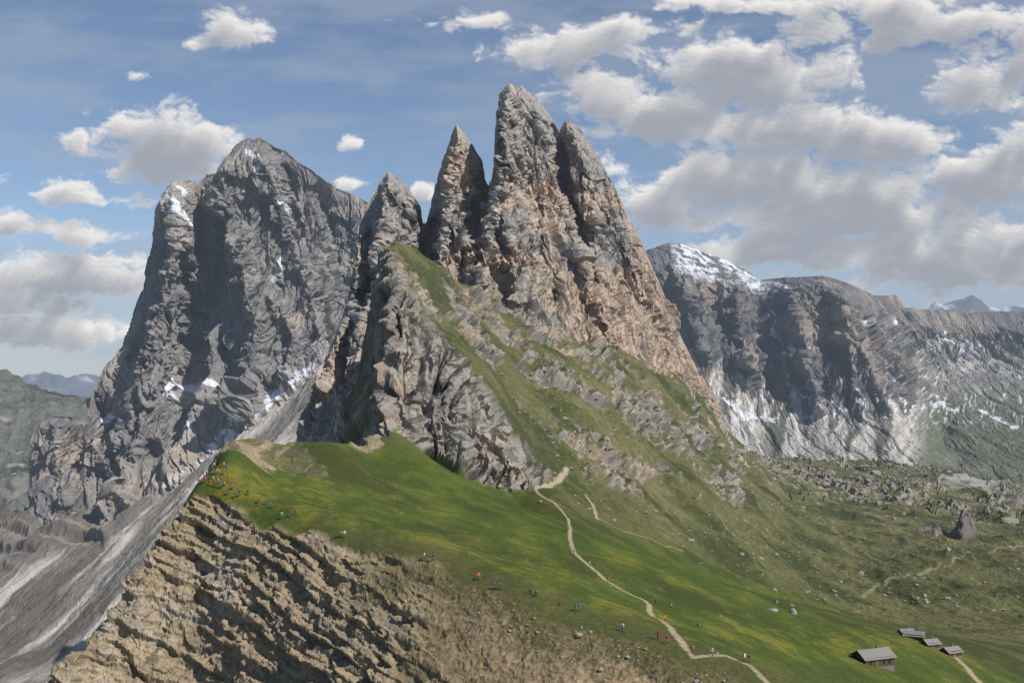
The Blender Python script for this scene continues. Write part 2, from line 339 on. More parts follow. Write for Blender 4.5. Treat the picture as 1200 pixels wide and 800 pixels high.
def paint_path(pts,width,colr,dmin=0,soft=0.5,strength=0.95):
    global col
    W=[hit(a,b,dmin) for a,b in pts]; W=[(p[0],p[1]) for p in W]
    xs=np.array(W); m=(P1[:,0]>xs[:,0].min()-8)&(P1[:,0]<xs[:,0].max()+8)&(P1[:,1]>xs[:,1].min()-8)&(P1[:,1]<xs[:,1].max()+8)
    ii=np.where(m)[0]; wx=P1[ii,0]+n_mid[ii]*width*0.5; dd=seg_dist(wx,P1[ii,1],W)
    w=width*(1+0.35*n1[ii]); t=sst(w*0.5+width*soft,w*0.5,dd)*strength
    col[ii]=mix(col[ii],colr,t)
tan=(0.36,0.29,0.205)
paint_path([(800,756),(795,746),(788,740),(780,730),(766,722),(762,716),(762,708),(755,703),(744,698),(735,694),(722,687),(712,681),(702,672),(690,663),(680,655),(673,648),(670,640),(667,630),(669,620),(666,608),(658,597),(650,590),(640,584),(630,577),(627,571)],0.9,tan)
paint_path([(800,756),(812,770),(850,768),(880,780),(900,800)],0.7,tan,strength=0.8)
paint_path([(628,572),(645,570),(654,562),(664,548)],2.0,(0.36,0.30,0.21))
paint_path([(700,608),(698,600),(695,592),(690,586),(686,580)],1.4,tan,strength=0.85)
paint_path([(700,606),(730,622),(760,630),(780,640),(800,645)],1.4,(0.25,0.21,0.12),strength=0.6)
paint_path([(1120,770),(1135,785),(1150,802)],1.4,tan,strength=0.9)
paint_path([(1010,700),(1024,688),(1040,680),(1060,676),(1090,668),(1130,650),(1160,648),(1200,640)],2.2,(0.27,0.235,0.16),strength=0.55)
paint_path([(900,566),(925,580),(940,598),(960,606),(1000,640),(1040,660)],2.2,(0.26,0.22,0.15),strength=0.5)
paint_path([(1040,590),(1060,580),(1080,575),(1100,560),(1120,550),(1150,546),(1200,535)],5,(0.38,0.35,0.31),dmin=1500,strength=0.6)
paint_path([(1190,610),(1160,585),(1140,560),(1110,545)],5,(0.38,0.35,0.31),dmin=1500,strength=0.6)
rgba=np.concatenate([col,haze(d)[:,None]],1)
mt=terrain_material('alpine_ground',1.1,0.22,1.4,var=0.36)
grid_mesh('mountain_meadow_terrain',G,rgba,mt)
print('terrain done',time.time()-T0)

# ================================================================= rocky mountains (lofted ridges)
def resamp(rows,nu):
    c=np.array(rows[0],float); s=np.concatenate([[0],np.cumsum(np.hypot(np.diff(c[:,0]),np.diff(c[:,1])*0.6))]); s/=s[-1]
    x=np.linspace(0,1,nu); return [np.stack([np.interp(x,s,np.array(r,float)[:,k]) for k in range(3)],1) for r in rows]
def loft(name,rows,tpos,nu,nv,ribs,dispf,colf,mat,back=(500,400)):
    R=np.array(resamp(rows,nu)); t=np.linspace(0,1,nv)
    g=np.zeros((nv,nu,3))
    for k in range(3):
        for j in range(len(tpos)-1):
            m=(t>=tpos[j])&(t<=tpos[j+1]+1e-9); f=((t[m]-tpos[j])/(tpos[j+1]-tpos[j]))[:,None]
            g[m,:,k]=R[j,:,k]*(1-f)+R[j+1,:,k]*f
    gu,gp,gd=g[:,:,0],g[:,:,1],g[:,:,2].copy()
    fade=sst(0,0.08,t)[:,None]
    wob=fbm(S3(gu.ravel()/45,gp.ravel()/45,0*gu.ravel()),5,0.6,seed=141).reshape(gu.shape)*12
    for poly,Aamp,W in ribs:
        dd=seg_dist((gu+wob).ravel(),gp.ravel(),poly).reshape(gu.shape); gd-=fade*Aamp*np.exp(-dd/W)
    Pf=np.stack([(gu-600)/K*gd,gd,(HZ-gp)/K*gd],-1)
    nb=max(8,nv//8); sb=np.linspace(1,0,nb,endpoint=False)[:,None]
    Pb=np.repeat(Pf[0][None],nb,0).copy(); Pb[:,:,1]+=sb*back[0]; Pb[:,:,2]-=(sb**0.8)*back[1]
    PP=np.concatenate([Pb,Pf],0); fu=np.concatenate([np.repeat(gu[:1],nb,0),gu]); fp=np.concatenate([np.repeat(gp[:1],nb,0),gp])
    tt=np.concatenate([np.zeros((nb,nu)),np.repeat(t[:,None],nu,1)])
    Ns=smooth_grid(grid_normals(smooth_grid(PP,4),1),4); Ns/=np.linalg.norm(Ns,axis=2)[:,:,None]
    q=PP.reshape(-1,3); dsp=dispf(q,fu.ravel(),fp.ravel(),tt.ravel())
    G=(q+Ns.reshape(-1,3)*dsp[:,None]).reshape(PP.shape)
    N1=grid_normals(G,1)
    c=colf(q,fu.ravel(),fp.ravel(),tt.ravel(),N1.reshape(-1,3),dsp)
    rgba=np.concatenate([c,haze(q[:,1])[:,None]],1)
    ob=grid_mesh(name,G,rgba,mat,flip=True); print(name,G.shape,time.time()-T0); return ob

cr=[(346,520,1080),(357,480,1100),(372,448,1120),(387,408,1150),(400,378,1180),(410,350,1200),(415,300,1230),(421,260,1260),(432,235,1290),(443,215,1310),(455,200,1320),(466,208,1320),(480,222,1325),(493,242,1330),(497,270,1340),
(502,248,1350),(510,215,1360),(520,183,1370),(530,154,1380),(535,145,1380),(545,160,1385),(556,176,1390),(566,190,1395),(572,217,1400),(579,193,1410),(582,150,1420),(586,110,1430),(597,97,1430),(604,103,1430),(612,99,1430),(618,108,1432),(627,112,1435),(640,130,1440),(649,141,1445),(656,153,1450),(664,140,1450),(672,144,1450),(680,150,1455),(690,168,1460),(701,186,1465),(713,206,1470),(726,232,1480),(741,262,1485),(755,290,1490),(765,315,1495),(780,350,1500),(795,388,1510),(810,418,1520),(830,448,1535),(845,478,1560)]
fk=[346,410,455,497,536,572,600,656,741,845]
fx=[335,420,472,510,556,590,634,700,790,885]; fy=[560,540,460,410,400,415,430,470,530,570]; fd=[960,920,950,1000,1040,1060,1080,1130,1230,1400]
ft=[(np.interp(a,fk,fx),np.interp(a,fk,fy),np.interp(a,fk,fd)) for a,_,_ in cr]
mid=[(c[0]*0.72+f[0]*0.28,c[1]*0.62+f[1]*0.38,c[2]*0.80+f[2]*0.20) for c,f in zip(cr,ft)]
ribs=[([(455,201),(452,260),(440,340),(415,420),(395,500)],70,15),([(536,147),(533,200),(520,260),(512,330)],85,13),
([(592,104),(590,170),(583,230),(572,290),(562,340)],130,15),([(628,115),(640,180),(660,250),(690,330),(720,400)],35,12),([(668,142),(700,220),(735,300),(770,380)],30,10),
([(652,148),(662,200),(680,260),(700,330)],-50,5),([(572,216),(560,260),(545,310)],-85,8),([(497,268),(487,310),(470,350)],-80,8),([(480,240),(470,300),(455,360)],30,8),
([(556,190),(552,250),(540,300)],35,6),([(606,120),(612,180),(625,260),(650,350)],-28,4),([(640,230),(620,300),(600,350)],20,7),([(700,240),(690,300),(720,360)],16,7),([(420,300),(405,380),(380,450)],35,8),([(425,340),(410,420),(395,500)],-50,8)]
def disp_sp(q,u,p,t):
    wob=fbm(q/110.,3,seed=51); w2=fbm(q/22.,3,seed=56)
    x=q[:,0]+wob*16+w2*2.5; z=q[:,2]+w2*2; yy=q[:,1]; X1=x+0.36*z; Z1=z-0.36*x
    a=ridged(S3(X1/52,yy/300,Z1/260),5,0.5,seed=52)
    fa=facets(X1/30,Z1/110,11,1.0,0.5); fb=facets(X1/11,Z1/40,12,1.0,0.6); fc=facets(x/4.5,z/11,13,1.0,0.6); fd_=facets(x/2.1,z/3.6,19,1.0,0.6)
    ck=cracks(S3(X1/24,yy/200,Z1/180),0.05,6)*9+cracks(S3(x/9,yy/60,z/44),0.07,7)*3.5
    e=0.16+0.84*sst(0,0.16,t)
    return (a*20+fa*8+fb*4.2+fc*1.6+fd_*0.6+ck+fbm(S3(x/5,yy/9,z/5),3,0.65,seed=54)*0.5+steps((z+0.5*x)/30+wob*1.0,0.15)*3)*e
def col_sp(q,u,p,t,N,dsp):
    a=fbm(q/np.array([90,200,90]),4,seed=60); b=fbm(q/np.array([12,24,12]),5,0.7,seed=61); x=q[:,0]+0.2*q[:,2]; st=fbm(S3(x/10,q[:,1]/80,q[:,2]/70),5,0.65,seed=62)
    c=mix(full((0.295,0.275,0.255),len(q)),(0.41,0.36,0.31),sst(-0.25,0.45,a+b*0.5))
    c=mix(c,(0.46,0.335,0.25),sst(-0.05,0.35,a*0.7+0.45*sst(260,360,p)*sst(640,720,u)+b*0.3+0.04)*0.7)
    c=mix(c,(0.14,0.135,0.13),sst(0.0,0.5,st-0.1*b)*0.6)
    g=sst(0.62,0.82,N[:,2]+b*0.12)*sst(290,360,p+a*60)*sst(470,520,u)
    c=mix(c,(0.09,0.10,0.038),g*0.85)
    sn=sst(5,1,seg_dist(u,p,[(566,240),(572,234),(578,226)])+b*8)*(t>0.02); c=mix(c,(0.75,0.77,0.8),sn)
    return c
mr_=terrain_material('dolomite_rock',0.2,0.9,0.22,var=0.30,stretch=(1,0.5,0.55))
loft('rocky_spires',[cr,mid,ft],[0,0.45,1],1000,700,ribs,disp_sp,col_sp,mr_,back=(500,420))

cr=[(33,575,2500),(36,512,2500),(46,494,2500),(62,487,2510),(85,487,2520),(102,488,2560),(110,455,2620),(127,426,2680),(142,406,2700),(154,365,2740),(166,335,2760),(176,295,2780),(182,245,2800),(190,226,2800),(207,213,2810),(222,210,2830),(232,216,2840),(240,204,2850),(252,203,2850),(262,188,2860),(276,170,2870),(290,161,2880),(298,164,2880),(305,161,2880),(320,170,2890),(336,177,2890),(350,190,2900),(365,198,2900),(382,211,2900),(396,221,2900),(412,227,2900),(430,236,2900),(460,258,2900),(520,300,2900)]
fk=[33,62,102,140,181,222,262,305,350,396,460,520]
fx=[36,62,98,122,155,192,230,272,318,365,430,520]; fy=[610,618,622,622,612,595,570,545,510,470,430,430]; fd=[2340,2310,2290,2280,2280,2290,2300,2320,2400,2500,2650,2700]
ft=[(np.interp(a,fk,fx),np.interp(a,fk,fy),np.interp(a,fk,fd)) for a,_,_ in cr]
mid=[(c[0]*0.66+f[0]*0.34,c[1]*0.55+f[1]*0.45,c[2]*0.72+f[2]*0.28) for c,f in zip(cr,ft)]
ribs=[([(262,190),(258,250),(285,320),(300,400),(270,480)],130,18),([(200,214),(205,280),(190,360),(160,430),(150,520)],120,18),([(240,206),(235,260),(225,330)],-130,10),
([(300,165),(330,250),(360,330),(375,390)],80,14),([(320,350),(345,400),(330,440)],100,14),([(258,260),(250,340),(222,420),(205,480)],-90,10),([(380,230),(395,300),(400,360)],-60,12),([(110,470),(140,500),(180,530)],-70,10),([(62,487),(70,540),(80,590)],40,12),([(110,520),(130,560),(150,590)],70,12),([(215,330),(200,400),(180,460)],60,10),([(290,260),(250,330),(240,400)],50,9),([(340,200),(350,280),(330,340)],-60,7)]
def disp_lm(q,u,p,t):
    wob=fbm(q/260.,3,seed=71); w2=fbm(q/50.,3,seed=76); x=q[:,0]+wob*50+w2*6; z=q[:,2]+w2*5; yy=q[:,1]; X1=x+0.3*z; Z1=z-0.3*x
    a=ridged(S3((x-0.15*z)/140,yy/900,z/560),4,0.45,seed=72)
    fa=facets(X1/80,Z1/240,14,1.0,0.5); fb=facets((x-0.2*z)/30,z/95,15,1.0,0.5); fc=facets(x/11,z/28,16,1.0,0.6); fd_=facets(x/5,z/9,20,1.0,0.6)
    ck=cracks(S3(X1/60,yy/400,Z1/400),0.05,8)*22+cracks(S3((x-.2*z)/22,yy/150,z/120),0.07,9)*9
    e=(0.18+0.82*sst(0,0.14,t))*(0.5+0.5*sst(30,90,u))
    return (a*50+fa*24+fb*8+fc*3.6+fd_*1.3+ck+steps((z+0.15*x)/60+wob*0.6,0.15)*9+fbm(S3(x/11,yy/20,z/11),3,0.65,seed=74)*1.2)*e
def col_lm(q,u,p,t,N,dsp):
    a=fbm(q/200.,4,seed=80); b=fbm(q/26.,5,0.7,seed=81); st=fbm(S3(q[:,0]/20,q[:,1]/200,q[:,2]/170),5,0.65,seed=82)
    c=mix(full((0.205,0.197,0.192),len(q)),(0.31,0.29,0.268),sst(-0.3,0.5,a+b*0.5))
    c=mix(c,(0.37,0.305,0.245),sst(0.0,0.45,a+0.15*sst(230,150,u)+b*0.3)*0.55)
    c=mix(c,(0.10,0.102,0.107),sst(0.0,0.5,st)*0.6)
    base=np.interp(u,[110,200,260,300,340,380,420],[640,560,520,480,430,395,390])
    ap=sst(-12,12,p-base+b*10+st*22); c=mix(c,mix(full((0.22,0.21,0.195),len(q)),(0.44,0.42,0.39),sst(-0.25,0.25,fbm(S3((u-p*-0.9)/7,p/90,0*u),4,0.6,seed=83))),ap*0.85)
    sn=np.zeros(len(q),np.float32)
    for pts,wd in [([(208,452),(225,447),(248,449)],5),([(205,462),(216,456)],3.5),([(228,460),(238,452)],3),([(290,178),(303,196)],2),([(300,181),(304,190)],2),([(196,222),(205,240),(212,262)],2),([(205,216),(214,224)],2),([(226,480),(222,512)],2.5),([(280,510),(305,480),(332,456)],4.0),([(262,512),(282,492)],2.8),([(242,520),(255,500)],2),([(318,492),(352,470)],2.2),([(368,402),(382,398)],2.5),([(340,450),(368,425)],2.2),([(232,540),(250,525)],2),([(118,494),(130,490)],3),([(325,235),(340,250)],1.2),([(355,500),(352,490)],2),([(330,300),(320,330)],1.0),([(186,232),(192,238)],2)]:
        sn=np.maximum(sn,sst(wd+1.5,wd-1.5,seg_dist(u,p,pts)+b*11))
    sn=np.maximum(sn,sst(0.6,0.8,N[:,2])*sst(275,230,p)*sst(245,210,u)*sst(0.2,0.45,b)*0.8)
    return mix(c,(0.68,0.71,0.76),sn*(t>0.005))
ml=terrain_material('grey_rock',0.09,2.0,0.10,var=0.30,stretch=(1,0.5,0.55))
loft('rocky_mountain',[cr,mid,ft],[0,0.5,1],760,640,ribs,disp_lm,col_lm,ml,back=(900,900))

r0=[(735,300,4500),(765,290,4500),(785,284,4500),(800,286,4550),(830,297,4600),(860,308,4700),(890,328,4800),(920,325,4500),(965,323,4400),(995,332,4400),(1025,346,4600),(1050,345,4900),(1060,360,5000),(1120,366,5200),(1350,362,5300)]
r1=[(735,312,4350),(768,312,4200),(790,322,4150),(808,328,4150),(832,334,4200),(862,338,4250),(892,345,4300),(925,345,4200),(965,340,4100),(988,352,4000),(1012,368,4100),(1045,374,4400),(1060,385,4700),(1120,392,5000),(1350,392,5100)]
r2=[(740,400,3950),(775,408,3950),(800,418,3900),(825,430,3850),(855,445,3850),(885,456,3800),(910,462,3750),(940,474,3700),(975,486,3600),(1005,488,3600),(1040,480,3700),(1075,465,3900),(1100,430,4500),(1150,418,4800),(1350,415,4900)]
r3=[(740,570,3000),(775,570,3000),(800,570,3000),(825,570,3000),(850,570,3000),(880,570,3000),(910,570,3000),(940,570,3000),(975,570,3000),(1010,570,3000),(1045,570,2950),(1085,575,2900),(1130,580,2850),(1190,590,2800),(1350,600,2750)]
ribs=[([(935,350),(945,420),(960,480)],160,12),([(990,345),(1010,410),(1040,480)],140,16),([(905,350),(912,410),(905,450)],-160,9),([(865,345),(872,400),(880,450)],120,10),([(835,340),(845,400)],-100,8),([(800,330),(812,380),(820,420)],110,12),([(965,350),(975,420)],-110,7),([(1060,420),(1075,450)],60,10),([(1055,350),(1080,430),(1110,520)],-150,18)]
def disp_rm(q,u,p,t):
    wob=fbm(q/400.,3,seed=91); x=q[:,0]+wob*60; z=q[:,2]; yy=q[:,1]
    a=ridged(S3(x/150,yy/1200,z/900),5,0.52,seed=92); b=ridged(S3(x/55,yy/400,z/300),4,0.6,seed=93)
    fa=facets(x/65,z/190,17,1.0,0.6); fb=facets(x/24,z/56,18,1.0,0.6)
    ck=cracks(S3(x/50,yy/500,z/400),0.06,10)*30
    k=0.20+0.80*sst(0.08,0.2,t)*sst(0.66,0.5,t)
    return (a*75+b*18+fa*30+fb*13+ck+steps(z/75+wob*.5,0.12)*16)*k*(0.35+0.65*sst(0,0.1,t))+fbm(q/np.array([18,40,18]),3,0.6,seed=94)*4
APX=[(812,424,.45),(835,430,.38),(864,445,.36),(893,456,.42),(930,466,.30),(952,480,.44),(988,490,.34),(1014,488,.44),(1048,478,.42),(1078,466,.5)]
def col_rm(q,u,p,t,N,dsp):
    a=fbm(q/300.,4,seed=100); b=fbm(q/45.,5,0.7,seed=101); st=fbm(S3(q[:,0]/28,q[:,1]/300,q[:,2]/260),5,0.65,seed=102)
    c=mix(full((0.15,0.145,0.147),len(q)),(0.25,0.225,0.205),sst(-0.2,0.5,a+b*0.5))
    c=mix(c,(0.34,0.265,0.205),sst(0.05,0.45,st*0.7+a)*0.6); c=mix(c,(0.07,0.073,0.085),sst(0.0,0.4,-st)*0.65)
    uw=u+a*12+b*4; fan=np.zeros(len(q),np.float32); stv=np.zeros(len(q),np.float32)
    for k,(ax,ay,sl) in enumerate(APX):
        h=p-ay+14; r_=(uw-ax-h*0.15*((k%3)-1))/np.maximum(h*sl*0.72+1.4,1); f=sst(1.1,0.6,np.abs(r_))*(h>0)*(0.72+0.28*((k*7)%5)/4)
        m=f>fan; fan=np.where(m,f,fan); stv=np.where(m,r_*2.2+k*5.7,stv)
    rad=fbm(S3(stv*1.6,p/60.,0*u),5,0.65,seed=104)
    ap=sst(0.56,0.62,t+b*0.04+st*0.03); ap=np.maximum(ap,sst(1050,1085,u)*sst(0.2,0.3,t)); ap=np.maximum(ap,sst(.3,.6,fan)*sst(0.5,0.55,t))
    s_=mix(full((0.125,0.12,0.095),len(q)),(0.20,0.19,0.165),sst(-0.2,0.3,b+a))
    s_=mix(s_,(0.06,0.068,0.038),sst(-0.1,0.25,a*0.7+b*0.3+0.2*sst(490,530,p))*0.75)
    pale=mix(full((0.28,0.265,0.24),len(q)),(0.58,0.55,0.50),sst(-0.3,0.3,rad))
    s_=mix(s_,pale,fan*sst(0.95,0.4,sst(515,560,p)+rad*0.6-0.2)*0.95)
    g2=fbm(S3(u/22.,p/14.,0*u),5,0.65,seed=106); hi=mix(full((0.20,0.195,0.175),len(q)),(0.40,0.38,0.35),sst(-0.15,0.35,g2)); hi=mix(hi,(0.10,0.11,0.06),sst(430,490,p+g2*40)*0.8)
    s_=mix(s_,hi,sst(1060,1095,u+a*10))
    c=mix(c,s_,ap)
    top=sst(0.16,0.08,t)*sst(0.42,0.6,N[:,2]+b*0.2)*sst(910,880,u)*sst(780,800,u)
    sn=top*sst(-0.08,0.16,b+0.3*a)
    sn=np.maximum(sn,sst(0.28,0.42,fbm(S3(u/9.,p/4.5,0*u),5,0.65,seed=105)+0.05)*sst(0.08,0.2,t)*sst(0.75,0.55,t)*sst(1010,1060,u)*0.85)
    sn=np.maximum(sn,sst(0.44,0.56,fbm(S3(u/5.,p/12.,0*u),4,0.6,seed=107)+0.25*sst(430,480,p))*sst(0.2,0.4,t)*sst(510,480,p)*0.8)
    sn=np.maximum(sn,sst(3.0,1,seg_dist(u,p,[(880,335),(905,332),(925,340)])+b*5)*0.9)
    for pts,wd in [([(845,470),(880,487)],2),([(912,365),(920,390)],1.2),([(925,395),(930,420)],1.2),([(870,480),(905,492)],1.5),([(1015,375),(1040,385)],1.5),([(1100,400),(1150,412)],1.4),([(1150,480),(1190,500)],1.2),([(1090,470),(1120,480)],1.0)]:
        sn=np.maximum(sn,sst(wd+1.5,wd-1.5,seg_dist(u,p,pts)+b*9))
    return mix(c,(0.68,0.71,0.76),sn)
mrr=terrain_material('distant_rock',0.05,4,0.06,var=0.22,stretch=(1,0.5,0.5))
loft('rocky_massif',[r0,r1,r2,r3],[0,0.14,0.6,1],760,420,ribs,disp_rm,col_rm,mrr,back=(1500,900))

def mkrows(pts,d0,foot,d1): return [[(a,b,d0) for a,b in pts],[(a,foot,d1) for a,b in pts]]
def disp_h(s,a1): 
    return lambda q,u,p,t:ridged(q/np.array([s,s*1.6,s*1.3]),6,seed=111+s%7)*a1+fbm(q/(s*0.15),3,seed=112)*a1*0.05
def col_hill(q,u,p,t,N,dsp):
    a=fbm(q/260.,4,seed=120); b=fbm(q/50.,4,0.65,seed=121)
    c=mix(full((0.095,0.098,0.068),len(q)),(0.17,0.162,0.13),sst(-0.2,0.4,a+b*0.5))
    c=mix(c,(0.038,0.045,0.033),sst(0.05,0.35,b-a*0.5+0.3*sst(500,560,p)-0.1)*0.85)
    return mix(c,(0.27,0.25,0.225),sst(0.15,0.4,fbm(q/90.,4,seed=122)-0.1))
loft('grassy_hill',mkrows([(-250,446),(-100,436),(0,443),(40,446),(75,453),(105,462),(180,480),(300,500)],5600,640,4200),[0,1],320,240,[],disp_h(420,110),col_hill,terrain_material('hill_turf',0.02,4,0.05,var=0.3),back=(1500,600))
def jag(x0,x1,base,amp,seed,step=7):
    r=np.random.RandomState(seed); xs=np.arange(x0,x1,step); n=len(xs)
    k=np.cumsum(r.normal(size=n)); k-=np.linspace(k[0],k[-1],n); k/=np.abs(k).max()+1e-6
    return [(float(a),float(base(a)-amp*kk-abs(r.normal())*amp*0.35)) for a,kk in zip(xs,k)]
def col_far(sn):
    def f(q,u,p,t,N,dsp):
        b=fbm(q/700.,4,0.65,seed=130); c=mix(full((0.10,0.12,0.13),len(q)),(0.22,0.21,0.2),sst(-0.2,0.4,b))
        return mix(c,(0.7,0.72,0.78),sst(0.1,0.4,b+sn-t*1.6))
    return f
mf=terrain_material('far_rock',0.004,10,0.01,var=0.15)
loft('distant_mountain_range',mkrows(jag(-500,420,lambda a:441+max(a-60,0)*0.02,5,3),24000,520,19000),[0,1],400,90,[],disp_h(1400,350),col_far(0.05),mf,back=(4000,2500))
loft('distant_mountain_range',mkrows(jag(900,1085,lambda a:366,4,5)+[(1087,360),(1096,354),(1104,357),(1112,352),(1124,351),(1138,348),(1150,351),(1158,358),(1170,361),(1190,357),(1200,361),(1215,357)]+jag(1220,1700,lambda a:362,6,8),19000,470,16000),[0,1],420,90,[],disp_h(1100,250),col_far(0.1),mf,back=(4000,2500))
g=np.zeros((60,60,3)); ax=np.linspace(-1,1,60); ax=np.sign(ax)*np.abs(ax)**2*90000
g[:,:,0],g[:,:,1]=np.meshgrid(ax,ax); g[:,:,2]=-1150
dd=np.hypot(g[:,:,0],g[:,:,1]).ravel()
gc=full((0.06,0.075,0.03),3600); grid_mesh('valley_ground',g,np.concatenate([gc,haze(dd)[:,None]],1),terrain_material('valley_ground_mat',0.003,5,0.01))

# ================================================================= boulders and conifers
def mesh_from(name,V,Fc,mats):
    me=bpy.data.meshes.new(name); me.from_pydata([tuple(v) for v in V],[],Fc)
    for m in mats: me.materials.append(m)
    me.update(); ob=bpy.data.objects.new(name,me); scene.collection.objects.link(ob); return ob
import bmesh
bm=bmesh.new(); bmesh.ops.create_icosphere(bm,subdivisions=2,radius=1); IV=np.array([v.co[:] for v in bm.verts]); IF=np.array([[v.index for v in f.verts] for f in bm.faces]); bm.free()
r=np.random.RandomState(11); VV=[];FF=[];off=0
def boulder(px,pyy,size,dmin=0):
    global off
    p=hit(px,pyy,dmin); v=IV.copy()
    dirs=r.normal(size=(7,3)); dirs/=np.linalg.norm(dirs,axis=1)[:,None]
    for dn_ in dirs:
        k=v@dn_; lim=r.uniform(0.45,0.8); ex=np.maximum(k-lim,0); v-=ex[:,None]*dn_
    v*=size*np.array([r.uniform(.8,1.3),r.uniform(.8,1.3),r.uniform(.5,.9)])
    a=r.uniform(0,6.28); ca,sa=math.cos(a),math.sin(a); v=v@np.array([[ca,-sa,0],[sa,ca,0],[0,0,1]])
    VV.append(v+p+np.array([0,0,size*0.1])); FF.append(IF+off); off+=len(v)
for i in range(420):
    px=r.uniform(560,960); pyy=r.uniform(430,680)
    if pyy<430+(px-560)*0.05 or pyy>590+(px-640)*0.28: continue
    boulder(px,pyy,r.uniform(0.3,0.8)+r.exponential(0.4))
for i in range(420):
    px=r.normal(990,80); pyy=557+(px-1000)*0.22+r.normal()*17; boulder(px,pyy,r.uniform(.8,2.2)+r.exponential(1.3))
for i in range(220): px=r.uniform(880,1195); boulder(px,r.uniform(600,720),r.uniform(0.4,1.1)+r.exponential(0.6))
for px,pyy,s in [(893,655,2.8),(858,628,2.2),(800,640,1.2),(820,660,1.2),(745,600,1.5),(958,700,1.3),(845,722,.6),(840,765,.35),(930,720,.8)]: boulder(px,pyy,s)
for i in range(120):
    px=r.uniform(540,860); boulder(px,np.interp(px,[500,600,700,800,900],[672,708,745,776,806])+r.uniform(-4,50),r.uniform(.08,.2)+r.exponential(.12))
mesh_from('boulders',np.concatenate(VV),np.concatenate(FF).tolist(),[simple_mat('boulder_rock',(0.26,0.24,0.21),0.95,0.4,0.4)])
VV=[];FF=[];off=0
def conifer(px,pyy,h,dmin):
    global off
    p=hit(px,pyy,dmin); V=[];Fa=[]; seg=6
    for z,rr in ((0,0.035),(1,0.004)):
        for k in range(5): V.append((rr*h*math.cos(k*1.2566),rr*h*math.sin(k*1.2566),z*h))
    for k in range(5): Fa.append((k,(k+1)%5,5+(k+1)%5,5+k))
    for l in range(5):
        zb=0.1+0.17*l; zt=zb+0.30-0.02*l; rad=(0.24-0.042*l)*r.uniform(.8,1.2); b0=len(V)
        for k in range(seg*2):
            q=rad*(1.0 if k%2==0 else 0.55)*r.uniform(.75,1.2); a=k*math.pi/seg+l
            V.append((q*h*math.cos(a),q*h*math.sin(a),(zb+r.uniform(-.03,.03))*h))
        V.append((0,0,min(zt,1)*h)); t=len(V)-1
        for k in range(seg*2): Fa.append((b0+k,b0+(k+1)%(seg*2),t))
    VV.append(np.array(V)+p-np.array([0,0,.3])); FF.extend([tuple(off+i for i in f) for f in Fa]); off+=len(V)
for i in range(700):
    k=r.rand()
    if k<0.45: px=r.normal(1060,50); pyy=533+abs(r.normal())*11+(px-1060)*0.1
    elif k<0.8: px=r.uniform(1130,1230); pyy=r.uniform(580,612)
    else: px=r.uniform(900,1200); pyy=r.uniform(540,600)
    if math.sin(px*0.11)+math.sin(px*0.037+pyy*0.2)<0.1: continue
    conifer(px,pyy,r.uniform(5,10),1500)
mesh_from('conifer_forest',np.concatenate(VV),FF,[simple_mat('conifer_needles',(0.035,0.05,0.025),0.9,0.5,0.3)])

# ================================================================= huts
wood=simple_mat('weathered_wood',(0.11,0.075,0.05),0.85,0.45,2.0); roofm=simple_mat('shingle_roof',(0.21,0.20,0.19),0.8,0.35,2.5)
glass=simple_mat('window_dark',(0.02,0.02,0.025),0.2,0.1); stone=simple_mat('stone_base',(0.18,0.165,0.145),0.95,0.4,1.5); doorm=simple_mat('door_wood',(0.16,0.10,0.06),0.8,0.3,3)
def box(name,mat,c,s,parent):
    x,y,z=s[0]/2,s[1]/2,s[2]/2
    V=[(c[0]+a*x,c[1]+b*y,c[2]+e*z) for a in(-1,1) for b in(-1,1) for e in(-1,1)]
    ob=mesh_from(name,V,[(0,1,3,2),(4,6,7,5),(0,4,5,1),(2,3,7,6),(0,2,6,4),(1,5,7,3)],[mat]); ob.parent=parent; return ob
def hut(px,pyy,L,W,Hh,rot):
    p=hit(px,pyy); e=bpy.data.objects.new('wooden_hut',None); scene.collection.objects.link(e)
    e.location=(p[0],p[1]+W*0.3,p[2]-0.7); e.rotation_euler=(0,0,rot)
    box('foundation',stone,(0,0,-0.6),(L+0.15,W+0.15,2.2),e)
    rh=W*0.30
    V=[(-L/2,-W/2,.5),(L/2,-W/2,.5),(L/2,W/2,.5),(-L/2,W/2,.5),(-L/2,-W/2,Hh),(L/2,-W/2,Hh),(L/2,W/2,Hh),(-L/2,W/2,Hh),(-L/2,0,Hh+rh),(L/2,0,Hh+rh)]
    o=mesh_from('walls',V,[(0,1,5,4),(2,3,7,6),(1,2,6,9,5),(3,0,4,8,7),(3,2,1,0)],[wood]); o.parent=e
    n=int(Hh/0.3)
    for i in range(n): box('log_%d'%i,wood,(0,-W/2-0.04,0.65+i*0.3),(L+0.3,0.10,0.24),e)
    oh=0.55; k=rh/(W/2)
    for s,nm in ((-1,'roof_front'),(1,'roof_back')):
        ye=s*(W/2+oh); ze=Hh+0.06-oh*k; zt=Hh+rh+0.06; th=0.16; Lx=L/2+0.7
        V=[(-Lx,0,zt),(Lx,0,zt),(Lx,ye,ze),(-Lx,ye,ze)]; V+=[(a,b,c+th) for a,b,c in V]
        F_=[(0,1,2,3),(7,6,5,4),(0,4,5,1),(1,5,6,2),(2,6,7,3),(3,7,4,0)]
        o=mesh_from(nm,V,F_,[roofm]); o.parent=e
    box('door',doorm,(-L*0.12,-W/2-0.12,1.45),(0.95,0.08,1.9),e)
    for i,x in enumerate((-L*0.34,L*0.14,L*0.34)):
        box('window_%d'%i,glass,(x,-W/2-0.115,1.7),(0.75,0.06,0.7),e); box('window_sill_%d'%i,doorm,(x,-W/2-0.14,1.29),(0.95,0.12,0.08),e)
    box('chimney',stone,(L*0.22,W*0.12,Hh+rh+0.1),(0.6,0.6,1.5),e)
hut(1025,779,9.6,6.0,2.9,math.radians(22))
